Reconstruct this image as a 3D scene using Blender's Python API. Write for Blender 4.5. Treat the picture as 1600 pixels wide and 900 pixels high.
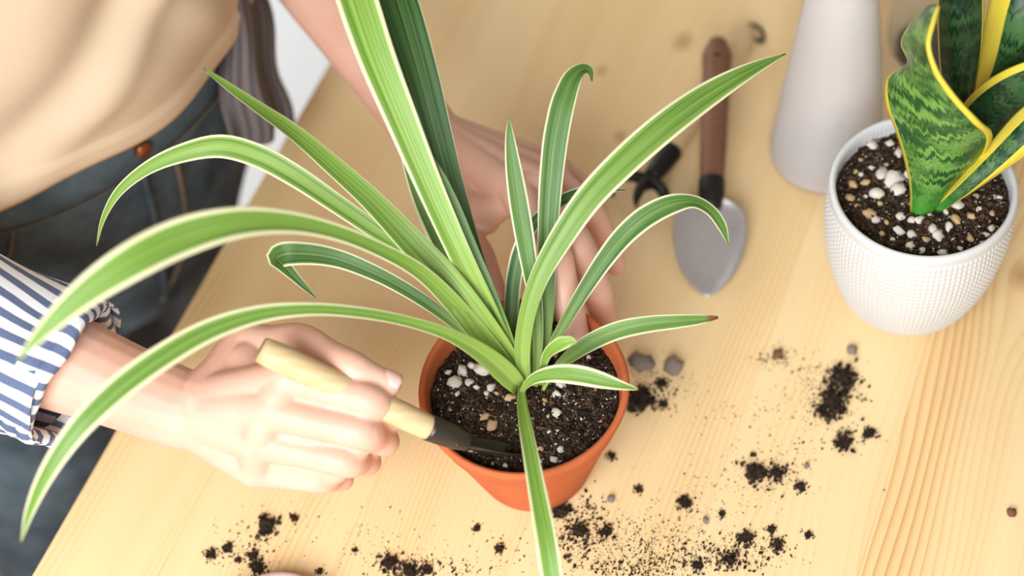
import bpy, bmesh, math, random
import numpy as np
from mathutils import Vector, noise as mnoise

rnd = random.Random(7)
SC = bpy.context.scene
COL = SC.collection
for o in list(bpy.data.objects):
    bpy.data.objects.remove(o, do_unlink=True)

# ------------------------------------------------------------------ camera
F = 2700.0
PITCH, ROLL = math.radians(54.5), math.radians(-8.0)
fwd = np.array([0, math.cos(PITCH), -math.sin(PITCH)])
r0 = np.array([1.0, 0, 0]); u0 = np.cross(r0, fwd)
CR = r0*math.cos(ROLL) + u0*math.sin(ROLL)
CU = -r0*math.sin(ROLL) + u0*math.cos(ROLL)
def ray(px, py): return fwd + CR*(px-800)/F - CU*(py-450)/F
CAM = np.array([0, 0, .103]) - ray(818, 603)*1.145
def at(px, py, z):
    q = ray(px, py); return CAM + q*((z-CAM[2])/q[2])
def atd(px, py, d): return CAM + ray(px, py)*d
def depth(p): return float((np.asarray(p)-CAM) @ fwd)

cam = bpy.data.cameras.new('camera'); co = bpy.data.objects.new('camera', cam); COL.objects.link(co)
from mathutils import Matrix
M4 = Matrix(((CR[0], CU[0], -fwd[0], CAM[0]), (CR[1], CU[1], -fwd[1], CAM[1]), (CR[2], CU[2], -fwd[2], CAM[2]), (0, 0, 0, 1)))
co.matrix_world = M4
cam.sensor_width = 36; cam.lens = 36*F/1600
cam.clip_start = .02
cam.dof.use_dof = True; cam.dof.focus_distance = 1.14; cam.dof.aperture_fstop = 2.5
SC.camera = co

# ------------------------------------------------------------------ light
w = bpy.data.worlds.new('room_light'); SC.world = w; w.use_nodes = True
w.node_tree.nodes['Background'].inputs[0].default_value = (1, .91, .80, 1)
w.node_tree.nodes['Background'].inputs[1].default_value = .40
def area(name, loc, target, size, energy, color):
    l = bpy.data.lights.new(name, 'AREA'); l.energy = energy; l.color = color; l.shape = 'RECTANGLE'
    l.size, l.size_y = size
    o = bpy.data.objects.new(name, l); COL.objects.link(o); o.location = loc
    o.rotation_euler = (Vector(target)-Vector(loc)).to_track_quat('-Z', 'Y').to_euler()
    return o
area('window_daylight', (-.50, -1.12, .98), (-.05, .05, 0), (1.2, 1.0), 49, (.91, .96, 1.0))
area('far_fill_light', (-1.3, 2.6, .9), (-.45, 1.2, -.85), (1.4, 1.6), 18, (.94, .97, 1.0)).data.spread = math.radians(110)  # unseen fill lamp added to brighten the rug and backlight the leaves
vs = SC.view_settings
vs.view_transform = 'Standard'; vs.look = 'None'; vs.exposure = 0.0; vs.gamma = 1.0; vs.use_curve_mapping = False

# ------------------------------------------------------------------ helpers
ORG = {}
def setp(o, label=None, cat=None, group=None, kind=None):
    if label: o['label'] = label
    if cat: o['category'] = cat
    if group: o['group'] = group
    if kind: o['kind'] = kind
    return o
def empty(name, loc, label, cat, group=None):
    o = bpy.data.objects.new(name, None); COL.objects.link(o); o.location = loc
    o.empty_display_size = .02
    ORG[o.name] = np.array(loc, float)
    return setp(o, label, cat, group)
def link(name, me, mat, parent=None, org=None):
    """mesh given in world coordinates; origin moves to org (top level) or to the parent's origin"""
    if parent is not None: org = ORG[parent.name]
    if org is None: org = np.zeros(3)
    org = np.array(org, float)
    o = bpy.data.objects.new(name, me); COL.objects.link(o)
    me.transform(Matrix.Translation(-Vector(org)))
    if parent is not None: o.parent = parent
    else: o.location = org
    ORG[o.name] = org
    if mat:
        me.materials.clear(); me.materials.append(mat)
    return o
def mesh(name, V, Fc, smooth=True, uv=None):
    me = bpy.data.meshes.new(name); me.from_pydata([tuple(map(float, v)) for v in V], [], Fc)
    if uv is not None:
        l = me.uv_layers.new(name='UVMap')
        idx = np.zeros(len(me.loops), dtype=np.int32); me.loops.foreach_get('vertex_index', idx)
        l.data.foreach_set('uv', np.asarray(uv, dtype=np.float32)[idx].ravel())
    if smooth: me.polygons.foreach_set('use_smooth', [True]*len(me.polygons))
    me.update(); return me
def grid_faces(nr, nc, wrap=False):
    f = []
    for i in range(nr-1):
        for j in range(nc if wrap else nc-1):
            k = (j+1) % nc
            f.append((i*nc+j, i*nc+k, (i+1)*nc+k, (i+1)*nc+j))
    return f
def spline(P, n, tt=None):
    """smooth curve through rows of P, sampled n times by chord length"""
    P = np.asarray(P, float)
    d = np.r_[0, np.cumsum(np.linalg.norm(np.diff(P[:, :3], axis=0), axis=1))]
    d = d/d[-1]
    m = np.zeros_like(P)
    for i in range(len(P)):
        if i == 0: m[i] = (P[1]-P[0])/(d[1]-d[0])
        elif i == len(P)-1: m[i] = (P[i]-P[i-1])/(d[i]-d[i-1])
        else:
            a, b = d[i]-d[i-1], d[i+1]-d[i]
            m[i] = ((P[i]-P[i-1])/a*b + (P[i+1]-P[i])/b*a)/(a+b)
    t = np.linspace(0, 1, n) if tt is None else np.asarray(tt)
    out = []
    for x in t:
        i = min(int(np.searchsorted(d, x, side='right'))-1, len(P)-2); i = max(i, 0)
        h = d[i+1]-d[i]; s = (x-d[i])/h
        out.append((2*s**3-3*s**2+1)*P[i] + (s**3-2*s**2+s)*h*m[i] + (-2*s**3+3*s**2)*P[i+1] + (s**3-s**2)*h*m[i+1])
    return np.array(out)
def unit(v): v = np.asarray(v, float); return v/(np.linalg.norm(v)+1e-12)
def frames(P, ref=(0, 0, 1)):
    T = np.gradient(P, axis=0); A, B = [], []
    for i in range(len(P)):
        t = unit(T[i]); r = np.asarray(ref, float) if i == 0 else A[-1]
        a = r - t*(r@t)
        if np.linalg.norm(a) < 1e-4: a = np.cross(t, (1, 0, 0))
        a = unit(a); A.append(a); B.append(np.cross(t, a))
    return A, B
def tube_data(P, rad, nseg=16, ref=(0, 0, 1), flat=1.0, cap='round'):
    """V, F of a tube along the points P with radius rad (scalar per point), rounded or flat ends"""
    P = np.asarray(P, float); rad = np.asarray(rad, float)
    if cap == 'round':
        t0, t1 = unit(P[0]-P[1]), unit(P[-1]-P[-2]); pre, post, ra, rb = [], [], [], []
        for k in range(4):
            an = math.pi/2*(k)/4
            pre.append(P[0]+t0*rad[0]*math.cos(an)); ra.append(max(rad[0]*math.sin(an), 1e-5))
            post.append(P[-1]+t1*rad[-1]*math.sin(math.pi/2*(k+1)/4)); rb.append(max(rad[-1]*math.cos(math.pi/2*(k+1)/4), 1e-5))
        P = np.vstack([pre, P, post]); rad = np.r_[ra, rad, rb]
    A, B = frames(P, ref); V = []
    for p, r, a, b in zip(P, rad, A, B):
        for j in range(nseg):
            th = 2*math.pi*j/nseg; V.append(p + a*(r*flat*math.cos(th)) + b*(r*math.sin(th)))
    Fc = grid_faces(len(P), nseg, True)
    Fc.append(tuple(range(nseg))[::-1]); Fc.append(tuple(range((len(P)-1)*nseg, len(P)*nseg)))
    return V, Fc
def tube(name, P, rad, mat, parent, nseg=16, n=24, ref=(0, 0, 1), flat=1.0, cap='round', org=None):
    Q = np.c_[np.asarray(P, float), np.asarray(rad, float)] if np.ndim(rad) else np.c_[np.asarray(P, float), np.full(len(P), rad)]
    Q = spline(Q, n) if n else Q
    V, Fc = tube_data(Q[:, :3], Q[:, 3], nseg, ref, flat, cap)
    return link(name, mesh(name, V, Fc), mat, parent, org)
def lathe_data(prof, n, cx=0, cy=0, disp=None):
    V = []
    for k, (r, z) in enumerate(prof):
        for j in range(n):
            th = 2*math.pi*j/n; rr = r + (disp(k, j, th, z) if disp else 0)
            V.append((cx+rr*math.cos(th), cy+rr*math.sin(th), z))
    return V, grid_faces(len(prof), n, True)
def blob(name, tubes, voxel, smooth=6, factor=.5):
    """one continuous surface grown around many overlapping tubes (voxel remesh)"""
    V, Fc = [], []
    for v, f in tubes:
        k = len(V); V += list(v); Fc += [tuple(i+k for i in q) for q in f]
    me = mesh(name+'_src', V, Fc, False)
    bm = bmesh.new(); bm.from_mesh(me); bmesh.ops.recalc_face_normals(bm, faces=bm.faces); bm.to_mesh(me); bm.free()
    o = bpy.data.objects.new(name+'_src', me); COL.objects.link(o)
    m = o.modifiers.new('r', 'REMESH'); m.mode = 'VOXEL'; m.voxel_size = voxel; m.use_smooth_shade = True
    s = o.modifiers.new('s', 'SMOOTH'); s.factor = factor; s.iterations = smooth
    dg = bpy.context.evaluated_depsgraph_get(); dg.update()
    res = bpy.data.meshes.new_from_object(o.evaluated_get(dg)); res.name = name
    bpy.data.objects.remove(o, do_unlink=True); bpy.data.meshes.remove(me)
    res.polygons.foreach_set('use_smooth', [True]*len(res.polygons))
    return res
def displace(me, fn):
    n = len(me.vertices); c = np.zeros(n*3); me.vertices.foreach_get('co', c); c = c.reshape(-1, 3)
    no = np.zeros(n*3, dtype=np.float32); me.vertex_normals.foreach_get('vector', no); no = no.reshape(-1, 3)
    for i in range(n): c[i] += no[i]*fn(c[i])
    me.vertices.foreach_set('co', c.ravel()); me.update()

# ------------------------------------------------------------------ materials
class NT:
    def __init__(s, name, rough=.5, spec=.5):
        s.m = bpy.data.materials.new(name); s.m.use_nodes = True; s.t = s.m.node_tree
        s.b = s.t.nodes['Principled BSDF']; s.out = s.t.nodes['Material Output']
        s.b.inputs['Roughness'].default_value = rough; s.b.inputs['Specular IOR Level'].default_value = spec
    def n(s, typ, **kw):
        x = s.t.nodes.new(typ)
        for k, v in kw.items():
            if k.startswith('i_'):
                key = k[2:]; key = int(key) if key.isdigit() else key.replace('_', ' ')
                if hasattr(v, 'is_linked') or isinstance(v, bpy.types.NodeSocket): s.t.links.new(v, x.inputs[key])
                else: x.inputs[key].default_value = v
            else: setattr(x, k, v)
        return x
    def l(s, a, b): s.t.links.new(a, b)
    def math(s, op, a, b=None, c=None, clamp=False):
        x = s.t.nodes.new('ShaderNodeMath'); x.operation = op; x.use_clamp = clamp
        for i, v in enumerate((a, b, c)):
            if v is None: continue
            if isinstance(v, (int, float)): x.inputs[i].default_value = v
            else: s.l(v, x.inputs[i])
        return x.outputs[0]
    def mix(s, fac, a, b, blend='MIX'):
        x = s.t.nodes.new('ShaderNodeMix'); x.data_type = 'RGBA'; x.blend_type = blend
        for i, v in ((0, fac), (6, a), (7, b)):
            if isinstance(v, (int, float)): x.inputs[i].default_value = v
            elif isinstance(v, tuple): x.inputs[i].default_value = v if len(v) == 4 else v+(1,)
            else: s.l(v, x.inputs[i])
        return x.outputs[2]
    def ramp(s, fac, stops, interp='LINEAR'):
        x = s.t.nodes.new('ShaderNodeValToRGB'); x.color_ramp.interpolation = interp
        e = x.color_ramp.elements
        while len(e) < len(stops): e.new(.5)
        for k, (p, c) in enumerate(stops):
            e[k].position = p; e[k].color = c if len(c) == 4 else tuple(c)+(1,)
        s.l(fac, x.inputs[0]); return x.outputs[0]
    def coords(s, kind='Object', scale=(1, 1, 1), loc=(0, 0, 0)):
        c = s.n('ShaderNodeTexCoord'); m = s.n('ShaderNodeMapping'); m.inputs['Scale'].default_value = scale
        m.inputs['Location'].default_value = loc
        s.l(c.outputs[kind], m.inputs[0]); return m.outputs[0]
    def noise(s, vec, scale, detail=4, rough=.55, dist=0, w=None):
        x = s.n('ShaderNodeTexNoise'); x.inputs['Scale'].default_value = scale; x.inputs['Detail'].default_value = detail
        x.inputs['Roughness'].default_value = rough; x.inputs['Distortion'].default_value = dist
        if w is not None: x.noise_dimensions = '4D'; s.l(w, x.inputs['W'])
        s.l(vec, x.inputs['Vector']); return x.outputs['Fac']
    def color(s, c):
        if isinstance(c, tuple): s.b.inputs['Base Color'].default_value = c if len(c) == 4 else c+(1,)
        else: s.l(c, s.b.inputs['Base Color'])
    def bump(s, h, strength=.3, dist=.001):
        x = s.n('ShaderNodeBump'); x.inputs['Strength'].default_value = strength; x.inputs['Distance'].default_value = dist
        s.l(h, x.inputs['Height']); s.l(x.outputs[0], s.b.inputs['Normal'])
def sr(r, g, b):
    f = lambda c: (c/255/12.92) if c/255 <= .04045 else ((c/255+.055)/1.055)**2.4
    return (f(r), f(g), f(b), 1)
def flat_mat(name, c1, c2, scale=60, rough=.6, bump=.15, dist=.0006, spec=.4, metal=0, kind='Object', stretch=(1, 1, 1)):
    t = NT(name, rough, spec); v = t.coords(kind, stretch); f = t.noise(v, scale, 5, .6)
    t.color(t.mix(f, c1, c2)); t.b.inputs['Metallic'].default_value = metal
    if bump: t.bump(t.noise(v, scale*3, 4, .6), bump, dist)
    return t.m

# pine: object coordinates, x along the grain, y across
KNOTS = [(.614, -.279, .011), (.563, -.224, .006), (.461, -.592, .012), (.50, -.262, .006)]
def pine_mat():
    t = NT('pine_wood', .42, .35)
    oi = t.n('ShaderNodeObjectInfo'); rn = oi.outputs['Random']; wv = t.math('MULTIPLY', rn, 37.0)
    c = t.n('ShaderNodeTexCoord').outputs['Object']
    sp = t.n('ShaderNodeSeparateXYZ'); t.l(c, sp.inputs[0]); X, Y = sp.outputs[0], sp.outputs[1]
    # warp the grain around the knots
    warp = None
    knot = None
    for kx, ky, kr in KNOTS:
        dx = t.math('MULTIPLY', t.math('SUBTRACT', X, kx), .38); dy = t.math('SUBTRACT', Y, ky)
        d2 = t.math('ADD', t.math('MULTIPLY', dx, dx), t.math('MULTIPLY', dy, dy))
        g = t.math('EXPONENT', t.math('MULTIPLY', d2, -1/(2*(kr*1.5)**2)))
        wq = t.math('MULTIPLY', g, t.math('MULTIPLY', dy, 1.0))
        warp = wq if warp is None else t.math('ADD', warp, wq)
        dx2 = t.math('MULTIPLY', t.math('SUBTRACT', X, kx), .75)
        d3 = t.math('SQRT', t.math('ADD', t.math('MULTIPLY', dx2, dx2), t.math('MULTIPLY', dy, dy)))
        kk = t.math('SUBTRACT', 1.0, t.math('DIVIDE', d3, kr), clamp=True)
        knot = kk if knot is None else t.math('MAXIMUM', knot, kk)
    lowv = t.n('ShaderNodeCombineXYZ', i_X=t.math('MULTIPLY', X, 1.6), i_Y=t.math('MULTIPLY', Y, 7.0))
    low = t.noise(lowv.outputs[0], 1.0, 2, .5, 0, wv)
    Yw = t.math('SUBTRACT', t.math('ADD', Y, t.math('MULTIPLY', low, .085)), warp)
    # growth rings: periodic in the warped cross coordinate, spacing changes plank by plank
    fr = t.math('ADD', 140.0, t.math('MULTIPLY', rn, 90.0))
    ph = t.math('MULTIPLY', t.math('ADD', Yw, rn), fr)
    saw = t.math('FRACT', ph)
    late = t.math('POWER', saw, 3.2)
    fib = t.noise(t.n('ShaderNodeCombineXYZ', i_X=t.math('MULTIPLY', X, 6.0), i_Y=t.math('MULTIPLY', Yw, 420.0)).outputs[0], 1.0, 3, .6, 0, wv)
    band = t.noise(t.n('ShaderNodeCombineXYZ', i_X=t.math('MULTIPLY', X, .8), i_Y=t.math('MULTIPLY', Yw, 22.0)).outputs[0], 1.0, 2, .5, 0, wv)
    amt = t.math('MULTIPLY', late, t.ramp(band, [(.42, (.04, .04, .04)), (.70, (1, 1, 1))]))
    sd_ = t.math('DIVIDE', t.math('SUBTRACT', t.math('MULTIPLY', Y, -1.0), .562), .026)
    amt = t.math('ADD', amt, t.math('MULTIPLY', t.math('EXPONENT', t.math('MULTIPLY', t.math('MULTIPLY', sd_, sd_), -1.0)), t.math('ADD', t.math('MULTIPLY', late, .7), .22)))
    base = t.mix(band, sr(242, 218, 174), sr(230, 194, 136))
    base = t.mix(t.math('MULTIPLY', fib, .35), base, sr(214, 174, 118))
    base = t.mix(t.math('MULTIPLY', amt, .62), base, sr(198, 138, 72))
    base = t.mix(t.math('MULTIPLY', t.math('POWER', knot, .8), .55), base, sr(142, 88, 46))
    t.color(base)
    t.bump(t.math('ADD', fib, amt), .08, .0004)
    return t.m
def cut_wood(name, a, b, rough=.5):
    t = NT(name, rough, .35); v = t.coords('Object', (1, 1, 1)); f = t.noise(v, 9, 4, .6, 1.5)
    wv = t.n('ShaderNodeTexWave', wave_type='BANDS', bands_direction='Y'); wv.inputs['Scale'].default_value = 55; wv.inputs['Distortion'].default_value = 6
    t.l(v, wv.inputs[0])
    t.color(t.mix(t.math('ADD', t.math('MULTIPLY', f, .6), t.math('MULTIPLY', wv.outputs['Fac'], .3)), a, b)); t.bump(f, .15, .0005); return t.m

def spider_leaf_mat():
    t = NT('spider_plant_leaf', .40, .4)
    uv = t.n('ShaderNodeUVMap').outputs[0]; sp = t.n('ShaderNodeSeparateXYZ'); t.l(uv, sp.inputs[0]); u, v = sp.outputs[0], sp.outputs[1]
    oi = t.n('ShaderNodeObjectInfo'); tone = t.n('ShaderNodeSeparateColor', i_0=oi.outputs['Color'])
    dark, marg, brown = tone.outputs[0], tone.outputs[1], tone.outputs[2]
    st = t.noise(t.n('ShaderNodeCombineXYZ', i_X=t.math('MULTIPLY', u, 20.0), i_Y=t.math('MULTIPLY', v, 1.2)).outputs[0], 1.0, 3, .6, 0, t.math('MULTIPLY', oi.outputs['Random'], 31.0))
    st2 = t.noise(t.n('ShaderNodeCombineXYZ', i_X=t.math('MULTIPLY', u, 60.0), i_Y=t.math('MULTIPLY', v, 3.0)).outputs[0], 1.0, 2, .6)
    c = t.math('ABSOLUTE', t.math('SUBTRACT', u, .5))            # 0 centre .. .5 edge
    cj = t.math('ADD', c, t.math('MULTIPLY', t.math('SUBTRACT', st, .5), .10))
    g1 = t.mix(dark, sr(168, 198, 88), sr(62, 112, 52)); g2 = t.mix(dark, sr(112, 158, 50), sr(20, 60, 28))
    green = t.mix(t.ramp(st, [(.42, (0, 0, 0)), (.58, (1, 1, 1))]), g1, g2)
    mid = t.ramp(t.math('ADD', c, 0), [(.0, (1, 1, 1)), (.06, (0, 0, 0))])
    green = t.mix(t.math('MULTIPLY', mid, .3), green, sr(150, 188, 84))
    green = t.mix(t.math('MULTIPLY', t.math('SUBTRACT', st2, .45, clamp=True), .5), green, sr(190, 208, 130))
    # pale, yellowish towards the crown
    basef = t.ramp(v, [(.0, (1, 1, 1)), (.34, (0, 0, 0))])
    green = t.mix(t.math('MULTIPLY', basef, .75), green, sr(168, 192, 92))
    thr = t.math('SUBTRACT', .53, t.math('MULTIPLY', marg, t.ramp(v, [(.10, (.15, .15, .15)), (.45, (1, 1, 1))])))
    mfac = t.math('MULTIPLY', t.math('SUBTRACT', cj, thr), 22.0, clamp=True)
    cream = t.mix(st2, sr(246, 240, 208), sr(226, 222, 164))
    cream = t.mix(t.math('MULTIPLY', basef, .6), cream, sr(196, 206, 122))
    colr = t.mix(mfac, green, cream)
    tip = t.math('MULTIPLY', t.ramp(v, [(.93, (0, 0, 0)), (.965, (1, 1, 1))]), brown)
    colr = t.mix(tip, colr, sr(120, 74, 48))
    t.color(colr)
    t.bump(st2, .25, .0006)
    tr = t.n('ShaderNodeBsdfTranslucent', i_Color=t.mix(.35, colr, sr(190, 215, 70)))
    ms = t.n('ShaderNodeMixShader', i_0=.20); t.l(t.b.outputs[0], ms.inputs[1]); t.l(tr.outputs[0], ms.inputs[2]); t.l(ms.outputs[0], t.out.inputs[0])
    return t.m
def snake_leaf_mat():
    t = NT('snake_plant_leaf', .33, .5)
    uv = t.n('ShaderNodeUVMap').outputs[0]; sp = t.n('ShaderNodeSeparateXYZ'); t.l(uv, sp.inputs[0]); u, v = sp.outputs[0], sp.outputs[1]
    oi = t.n('ShaderNodeObjectInfo'); tone = t.n('ShaderNodeSeparateColor', i_0=oi.outputs['Color']); dark, ml, mr = tone.outputs
    wv = t.math('MULTIPLY', oi.outputs['Random'], 23.0)
    zig = t.noise(t.n('ShaderNodeCombineXYZ', i_X=t.math('MULTIPLY', u, 22.0), i_Y=t.math('MULTIPLY', v, 6.0)).outputs[0], 1.0, 3, .7, 0, wv)
    vv = t.math('ADD', v, t.math('MULTIPLY', t.math('SUBTRACT', zig, .5), .16))
    bd = t.noise(t.n('ShaderNodeCombineXYZ', i_X=t.math('MULTIPLY', u, 1.5), i_Y=t.math('MULTIPLY', vv, 34.0)).outputs[0], 1.0, 3, .65, 0, wv)
    bf = t.ramp(bd, [(.45, (0, 0, 0)), (.58, (1, 1, 1))])
    lightg = t.mix(dark, sr(116, 158, 70), sr(50, 88, 52)); darkg = t.mix(dark, sr(30, 78, 32), sr(12, 42, 26))
    g = t.mix(bf, darkg, lightg)
    g = t.mix(t.ramp(v, [(.0, (1, 1, 1)), (.16, (0, 0, 0))]), g, sr(64, 138, 44))
    e1 = t.math('MULTIPLY', t.math('SUBTRACT', t.math('ADD', ml, t.math('MULTIPLY', t.math('SUBTRACT', zig, .5), .015)), u), 70.0, clamp=True)
    e2 = t.math('MULTIPLY', t.math('SUBTRACT', u, t.math('SUBTRACT', 1.0, mr)), 70.0, clamp=True)
    yel = t.mix(zig, sr(228, 206, 72), sr(204, 184, 58))
    t.color(t.mix(t.math('MAXIMUM', e1, e2), g, yel)); t.bump(bd, .12, .0006)
    return t.m
def soil_mat(name='potting_soil', c=((.006, .004, .003), (.036, .021, .013), (.15, .085, .048))):
    t = NT(name, .9, .2); v = t.coords('Object'); f = t.noise(v, 330, 5, .65); f2 = t.noise(v, 60, 3)
    oi = t.n('ShaderNodeNewGeometry').outputs['Random Per Island']
    k = t.math('ADD', t.math('MULTIPLY', f, .6), t.math('MULTIPLY', oi, .4))
    t.color(t.ramp(k, [(.25, c[0]), (.55, c[1]), (.85, c[2])])); t.bump(f, .6, .002); return t.m
def skin_mat():
    t = NT('skin', .48, .4); v = t.coords('Object'); f = t.noise(v, 26, 4, .6); f2 = t.noise(v, 220, 3, .6)
    t.color(t.mix(f, sr(230, 188, 168), sr(214, 158, 134))); t.bump(f2, .12, .0008)
    t.b.inputs['Subsurface Weight'].default_value = .25; t.b.inputs['Subsurface Radius'].default_value = (.01, .004, .002); t.b.inputs['Subsurface Scale'].default_value = .6
    return t.m
def denim_mat():
    t = NT('denim', .85, .2); v = t.coords('Object'); f = t.noise(v, 14, 6, .68); f2 = t.noise(v, 900, 2, .5)
    c = t.mix(t.ramp(f, [(.36, (0, 0, 0)), (.68, (1, 1, 1))]), sr(34, 42, 48), sr(92, 106, 114)); c = t.mix(t.math('MULTIPLY', f2, .35), c, sr(110, 124, 134))
    t.color(c); t.bump(f2, .25, .0006); return t.m
def stripe_mat(name, c0, c1, n, soft=.08):
    t = NT(name, .85, .2); uv = t.n('ShaderNodeUVMap').outputs[0]; sp = t.n('ShaderNodeSeparateXYZ'); t.l(uv, sp.inputs[0])
    v = t.coords('Object'); wob = t.noise(v, 40, 2)
    s = t.math('FRACT', t.math('MULTIPLY', t.math('ADD', sp.outputs[0], t.math('MULTIPLY', wob, .006)), float(n)))
    weave = t.noise(v, 1400, 1)
    f = t.ramp(s, [(.0, (0, 0, 0)), (.48, (0, 0, 0)), (.54, (1, 1, 1)), (.94, (1, 1, 1)), (1, (0, 0, 0))])
    t.color(t.mix(t.math('MULTIPLY', weave, .3), t.mix(f, c0, c1), sr(170, 172, 180))); t.bump(weave, .3, .0006)
    return t.m
M = {}
M['pine'] = pine_mat()
M['spider'] = spider_leaf_mat(); M['snake'] = snake_leaf_mat()
M['soil'] = soil_mat()
M['terracotta'] = flat_mat('terracotta', sr(204, 114, 68), sr(172, 80, 46), 22, .8, .25, .0006, .25)
M['white_ceramic'] = flat_mat('white_ceramic', sr(208, 206, 204), sr(200, 198, 196), 30, .35, 0, 0, .5)
M['perlite'] = flat_mat('perlite', sr(240, 234, 224), sr(196, 178, 156), 260, .9, .5, .001, .1)
M['perlite_tan'] = flat_mat('tan_perlite', sr(222, 196, 152), sr(170, 124, 78), 260, .9, .5, .001, .1)
M['stone'] = flat_mat('grey_stone', sr(160, 146, 134), sr(104, 90, 80), 200, .9, .4, .001, .1)
M['fibre'] = flat_mat('brown_fibre', sr(150, 110, 76), sr(92, 62, 42), 300, .9)
M['skin'] = skin_mat()
M['nail'] = flat_mat('fingernail', sr(240, 196, 186), sr(232, 184, 172), 100, .25, 0, 0, .5)
M['denim'] = denim_mat()
M['seam'] = flat_mat('seam_thread', sr(120, 104, 82), sr(92, 84, 74), 300, .8)
M['brass'] = flat_mat('copper_button', sr(176, 104, 66), sr(130, 74, 48), 200, .35, .1, .0005, .5, .8)
M['tee'] = flat_mat('beige_jersey', sr(206, 182, 154), sr(198, 172, 144), 12, .9, .15, .0004, .15)
M['stripe'] = stripe_mat('blue_white_striped_cotton', sr(238, 238, 240), sr(74, 88, 126), 24)
M['stripe_shaded'] = stripe_mat('shaded_striped_cotton', sr(98, 78, 68), sr(36, 31, 36), 24)  # same shirt cloth, with the far side's shade put into its colours
M['hair'] = flat_mat('dark_hair', sr(56, 38, 28), sr(30, 20, 16), 120, .5)
M['pale_wood'] = cut_wood('pale_wood_handle', sr(216, 190, 148), sr(190, 156, 110))
M['dark_wood'] = cut_wood('walnut_handle', sr(134, 92, 66), sr(92, 58, 40))
M['steel'] = flat_mat('dull_steel', sr(196, 190, 190), sr(166, 160, 158), 40, .42, .1, .0005, .5, .6)
M['dark_steel'] = flat_mat('dark_steel', sr(92, 84, 76), sr(58, 52, 46), 50, .4, .1, .0005, .5, .8)
M['black_metal'] = flat_mat('black_metal', sr(34, 30, 28), sr(20, 18, 17), 60, .5, .1, .0005, .4, .3)
M['floor'] = cut_wood('brown_floorboard', sr(196, 146, 108), sr(168, 118, 82), .5)
M['rug'] = flat_mat('white_rug', sr(246, 248, 250), sr(236, 239, 243), 50, .95, .5, .004, .1)
M['saucer'] = flat_mat('pink_grey_ceramic', sr(176, 146, 134), sr(160, 130, 120), 40, .4, 0)
M['shoe'] = flat_mat('white_canvas', sr(230, 228, 224), sr(214, 210, 204), 80, .8)
t = NT('frosted_plastic', .42, .4); t.color(sr(248, 245, 244)); t.b.inputs['Transmission Weight'].default_value = .72; t.b.inputs['IOR'].default_value = 1.2
M['frosted'] = t.m
t = NT('clear_glass', .25, .3); t.color(sr(246, 246, 246)); t.b.inputs['Transmission Weight'].default_value = .95; t.b.inputs['IOR'].default_value = 1.04
M['glass'] = t.m
M['sprayer'] = flat_mat('white_plastic', sr(236, 236, 238), sr(228, 228, 230), 30, .35, 0)

# ------------------------------------------------------------------ setting
TZ = .85                                                    # table height
E2 = at(50, 900, 0); E1 = at(520, 90, 0)
GT = unit(E1-E2); GN = np.array([GT[1], -GT[0], 0])          # along the grain / into the table
GANG = math.atan2(GT[1], GT[0])
def box(name, lo, hi, mat, parent=None, bev=0.0):
    bm = bmesh.new(); bmesh.ops.create_cube(bm, size=1)
    lo, hi = np.array(lo, float), np.array(hi, float)
    for v in bm.verts: v.co = Vector(lo+(np.array(v.co)+.5)*(hi-lo))
    if bev: bmesh.ops.bevel(bm, geom=bm.edges[:], offset=bev, segments=2, affect='EDGES')
    me = bpy.data.meshes.new(name); bm.to_mesh(me); bm.free()
    o = bpy.data.objects.new(name, me); COL.objects.link(o); o.data.materials.append(mat)
    if parent: o.parent = parent
    return o
fl = box('floor', (-2.6, -2.2, -TZ-.06), (2.6, 2.8, -TZ-.006), M['floor']); fl['kind'] = 'structure'
for k in range(26):
    b = box('floorboard', (-2.6+k*.2+.001, -2.2, -TZ-.006), (-2.6+(k+1)*.2-.001, 2.8, -TZ), M['floor'], fl)
rug = box('rug', (-1.15, .72, -TZ), (1.2, 2.5, -TZ+.012), M['rug'], None, .004)
setp(rug, 'white pile rug on the floor beyond the table edge', 'rug')

# ------------------------------------------------------------------ table
tab = empty('table', (E2[0], E2[1], -TZ), 'pine work table of glued planks seen from above', 'table')
tab.rotation_euler = (0, 0, GANG); ORG[tab.name] = np.zeros(3)
edges = [0, .085, .20, .315, .43, .5395, .66, .78]
UL, UH = -.42, 1.05
for a, b in zip(edges[:-1], edges[1:]):
    pk = box('plank', (UL, -b+.00004, TZ-.028), (UH, -a-.00004, TZ), M['pine'], tab, .0002)
for (ux, vy) in ((UL+.06, -.06), (UH-.06, -.06), (UL+.06, -.72), (UH-.06, -.72)):
    box('leg', (ux-.03, vy-.03, 0), (ux+.03, vy+.03, TZ-.028), M['pine'], tab, .003)
for vy in (-.06, -.72): box('apron', (UL+.09, vy-.011, TZ-.11), (UH-.09, vy+.011, TZ-.028), M['pine'], tab, .002)
# the shader's across-coordinate is -y of the table frame

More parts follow.
